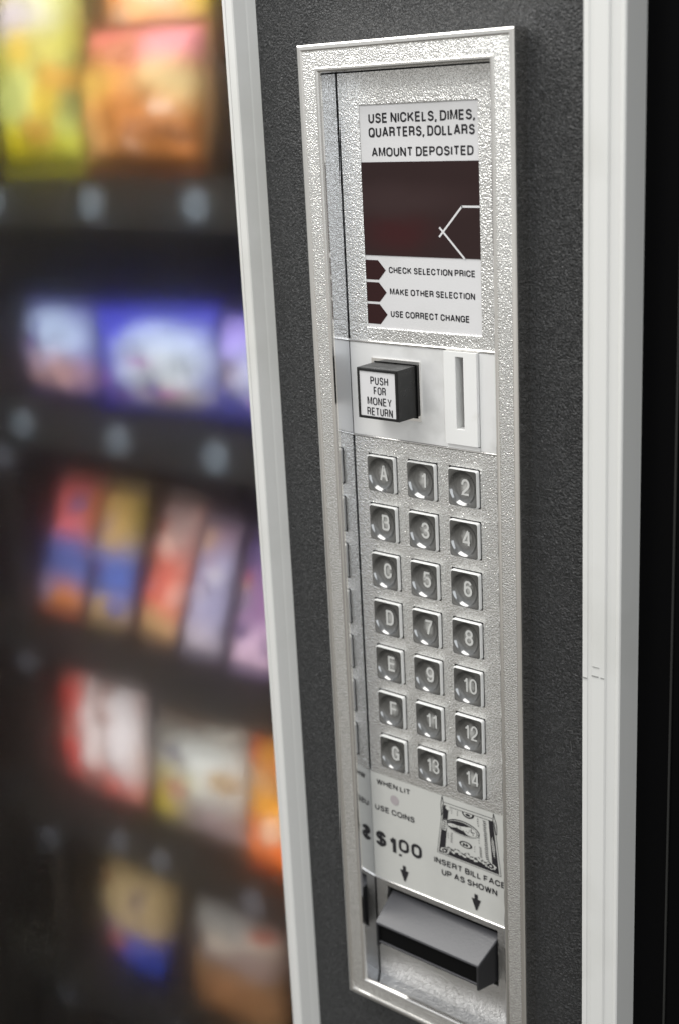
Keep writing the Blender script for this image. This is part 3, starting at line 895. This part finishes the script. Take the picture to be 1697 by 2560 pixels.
G = 'snack bags and bars in the window'
pouch('chip_bag', 'yellow-green snack bag with pale lavender patch, top shelf beside the window edge', 'snack bag', -0.700, -0.081, 0.122, 0.215, 0.055, 0.022,
      c(176, 180, 60), [(0.50, 0.88, 0.6, 0.10, 0.7, c(190, 200, 120)), (0.42, 0.72, 0.40, 0.11, 0.8, c(186, 176, 190)), (0.55, 0.52, 0.35, 0.12, 0.8, c(190, 180, 100)), (0.5, 0.30, 0.42, 0.16, 0.8, c(180, 190, 120)), (0.30, 0.10, 0.40, 0.10, 0.7, c(196, 182, 10)), (0.02, 0.6, 0.12, 0.5, 0.8, c(178, 176, 16)), (0.92, 0.36, 0.10, 0.14, 0.8, c(90, 120, 80))], seed=3, seal=c(150, 146, 20), group=G)
pouch('chip_bag', 'orange-brown snack bag with a broad pink-red band across its top', 'snack bag', -0.557, -0.081, 0.152, 0.139, 0.06, 0.020,
      c(176, 110, 52), [(0.5, 0.88, 0.75, 0.16, 0.6, c(196, 104, 98)), (0.8, 0.86, 0.25, 0.12, 0.8, c(206, 130, 140)), (0.18, 0.60, 0.22, 0.16, 0.8, c(206, 170, 86)), (0.80, 0.58, 0.22, 0.16, 0.8, c(196, 180, 130)), (0.16, 0.20, 0.20, 0.22, 0.8, c(186, 142, 92)), (0.60, 0.34, 0.30, 0.20, 0.8, c(176, 112, 54)), (0.6, 0.03, 0.5, 0.07, 0.8, c(110, 66, 16))], y=0.40, seed=5, seal=c(120, 60, 24), group=G)
pouch('chip_bag', 'white and orange snack bag standing behind the pink-banded bag', 'snack bag', -0.615, -0.081, 0.140, 0.225, 0.05, 0.020,
      c(236, 190, 140), [(0.62, 0.90, 0.35, 0.20, 0.7, c(250, 240, 232)), (0.12, 0.88, 0.25, 0.18, 0.8, c(240, 150, 60)), (0.95, 0.82, 0.14, 0.22, 0.7, c(206, 190, 20)), (0.4, 0.66, 0.5, 0.1, 0.8, c(230, 170, 110))], y=0.475, seed=6, group=G)
pouch('cookie_packet', 'blue packet with pale blue top and pinkish lower half, second shelf', 'snack packet', -0.706, -0.306, 0.122, 0.106, 0.05, 0.010,
      c(60, 58, 140), [(0.52, 0.66, 0.46, 0.28, 0.5, c(168, 184, 212)), (0.55, 0.26, 0.40, 0.20, 0.7, c(186, 146, 140)), (0.06, 0.5, 0.10, 0.30, 0.8, c(120, 92, 70))], seed=7, seal=c(40, 40, 130), group=G)
pouch('cookie_packet', 'wide deep blue packet with a large white-grey front, second shelf', 'snack packet', -0.560, -0.308, 0.162, 0.112, 0.05, 0.010,
      c(52, 54, 176), [(0.64, 0.58, 0.34, 0.26, 0.45, c(176, 190, 220)), (0.62, 0.38, 0.32, 0.24, 0.6, c(172, 180, 186)), (0.66, 0.16, 0.26, 0.12, 0.7, c(164, 156, 146))], seed=8, seal=c(30, 32, 150), group=G)
pouch('cookie_packet', 'lavender and blue packet half hidden by the white trim, second shelf', 'snack packet', -0.405, -0.308, 0.150, 0.108, 0.05, 0.010,
      c(52, 54, 150), [(0.22, 0.80, 0.30, 0.20, 0.6, c(160, 146, 220)), (0.20, 0.46, 0.26, 0.14, 0.7, c(132, 112, 120)), (0.6, 0.5, 0.3, 0.3, 0.7, c(170, 176, 200))], seed=9, seal=c(36, 34, 120), group=G)
LB = 0.064
bars = [(-0.752, 0.072, 0.165, c(72, 96, 160), [(0.45, 0.80, 0.50, 0.24, 0.5, c(220, 106, 96)), (0.95, 0.80, 0.20, 0.26, 0.7, c(176, 92, 30)), (0.5, 0.08, 0.6, 0.16, 0.6, c(206, 126, 50)), (0.05, 0.12, 0.22, 0.14, 0.8, c(170, 130, 100))], c(160, 80, 40), 'snack bar with red top, blue middle and orange foot, third shelf'),
        (-0.668, 0.063, 0.165, c(74, 104, 180), [(0.45, 0.80, 0.60, 0.28, 0.5, c(198, 164, 94)), (0.96, 0.82, 0.18, 0.26, 0.7, c(140, 120, 30)), (0.5, 0.06, 0.6, 0.15, 0.6, c(180, 150, 96))], c(130, 110, 60), 'snack bar with tan yellow ends and blue middle, third shelf'),
        (-0.593, 0.057, 0.165, c(206, 112, 84), [(0.5, 0.84, 0.6, 0.30, 0.6, c(160, 136, 132)), (0.4, 0.36, 0.4, 0.22, 0.7, c(212, 96, 76)), (0.5, 0.06, 0.6, 0.16, 0.6, c(186, 152, 104))], c(110, 90, 70), 'snack bar with mauve top, orange-red middle and tan foot, third shelf'),
        (-0.526, 0.047, 0.150, c(158, 156, 186), [(0.5, 0.92, 0.6, 0.16, 0.7, c(150, 124, 142)), (0.5, 0.06, 0.6, 0.16, 0.7, c(184, 174, 186))], c(120, 112, 130), 'plain lavender snack bar, third shelf'),
        (-0.455, 0.054, 0.145, c(96, 78, 124), [(0.5, 0.12, 0.7, 0.26, 0.6, c(214, 184, 206)), (0.5, 0.5, 0.5, 0.2, 0.8, c(140, 104, 144))], c(120, 100, 140), 'purple snack bar with pale pink foot next to the white trim')]
for i, (x, w, h, base, blobs, seal, lab) in enumerate(bars):
    pouch('snack_bar', lab, 'snack bar', x, -0.556, w, h, 0.026, LB * h / 0.165, base, blobs, seed=20 + i, seal=seal, y=0.39, group=G)
pouch('chip_bag', 'white snack bag with a red left edge, fourth shelf', 'snack bag', -0.712, -0.774, 0.155, 0.178, 0.055, 0.022,
      c(176, 130, 116), [(0.56, 0.56, 0.13, 0.46, 0.6, c(232, 222, 220)), (0.86, 0.56, 0.12, 0.46, 0.6, c(232, 226, 228)), (0.62, 0.08, 0.34, 0.14, 0.8, c(214, 76, 60)), (0.5, 0.96, 0.6, 0.08, 0.8, c(120, 64, 50)), (0.16, 0.55, 0.27, 0.62, 0.4, c(228, 36, 8))], seed=31, seal=c(120, 50, 40), group=G)
pouch('chip_bag', 'grey-white snack bag with yellow corner patch, fourth shelf', 'snack bag', -0.553, -0.774, 0.140, 0.160, 0.055, 0.020,
      c(140, 138, 130), [(0.66, 0.56, 0.30, 0.22, 0.8, c(216, 220, 218)), (0.18, 0.24, 0.22, 0.20, 0.6, c(226, 204, 40)), (0.30, 0.44, 0.24, 0.10, 0.8, c(190, 180, 120)), (0.70, 0.16, 0.30, 0.16, 0.8, c(140, 122, 124)), (0.5, 0.95, 0.6, 0.12, 0.8, c(96, 76, 60))], seed=33, seal=c(90, 80, 70), group=G)
pouch('chip_bag', 'red, yellow and orange snack bag half hidden by the white trim, fourth shelf', 'snack bag', -0.420, -0.780, 0.125, 0.175, 0.055, 0.020,
      c(196, 120, 40), [(0.3, 0.90, 0.5, 0.14, 0.7, c(200, 74, 40)), (0.3, 0.64, 0.4, 0.12, 0.8, c(186, 140, 90)), (0.3, 0.44, 0.4, 0.12, 0.8, c(230, 160, 16)), (0.28, 0.20, 0.45, 0.17, 0.7, c(250, 120, 50))], seed=35, seal=c(196, 80, 60), group=G)
pouch('chip_bag', 'tan snack bag with a bright blue foot, bottom shelf', 'snack bag', -0.690, -0.999, 0.140, 0.190, 0.06, 0.030,
      c(150, 126, 84), [(0.5, 0.90, 0.6, 0.16, 0.7, c(92, 72, 22)), (0.5, 0.54, 0.40, 0.24, 0.7, c(186, 164, 122)), (0.50, 0.12, 0.70, 0.22, 0.35, c(36, 66, 170)), (0.02, 0.42, 0.16, 0.16, 0.8, c(50, 52, 110))], seed=37, taper=0.30, seal=c(30, 40, 110), group=G)
pouch('chip_bag', 'grey snack bag with brown lower half, bottom shelf', 'snack bag', -0.520, -0.999, 0.145, 0.160, 0.055, 0.022,
      c(112, 84, 56), [(0.4, 0.86, 0.6, 0.16, 0.7, c(156, 154, 150)), (0.5, 0.62, 0.6, 0.10, 0.8, c(132, 116, 114)), (0.5, 0.30, 0.4, 0.18, 0.8, c(140, 98, 62))], seed=39, seal=c(90, 70, 60), group=G)
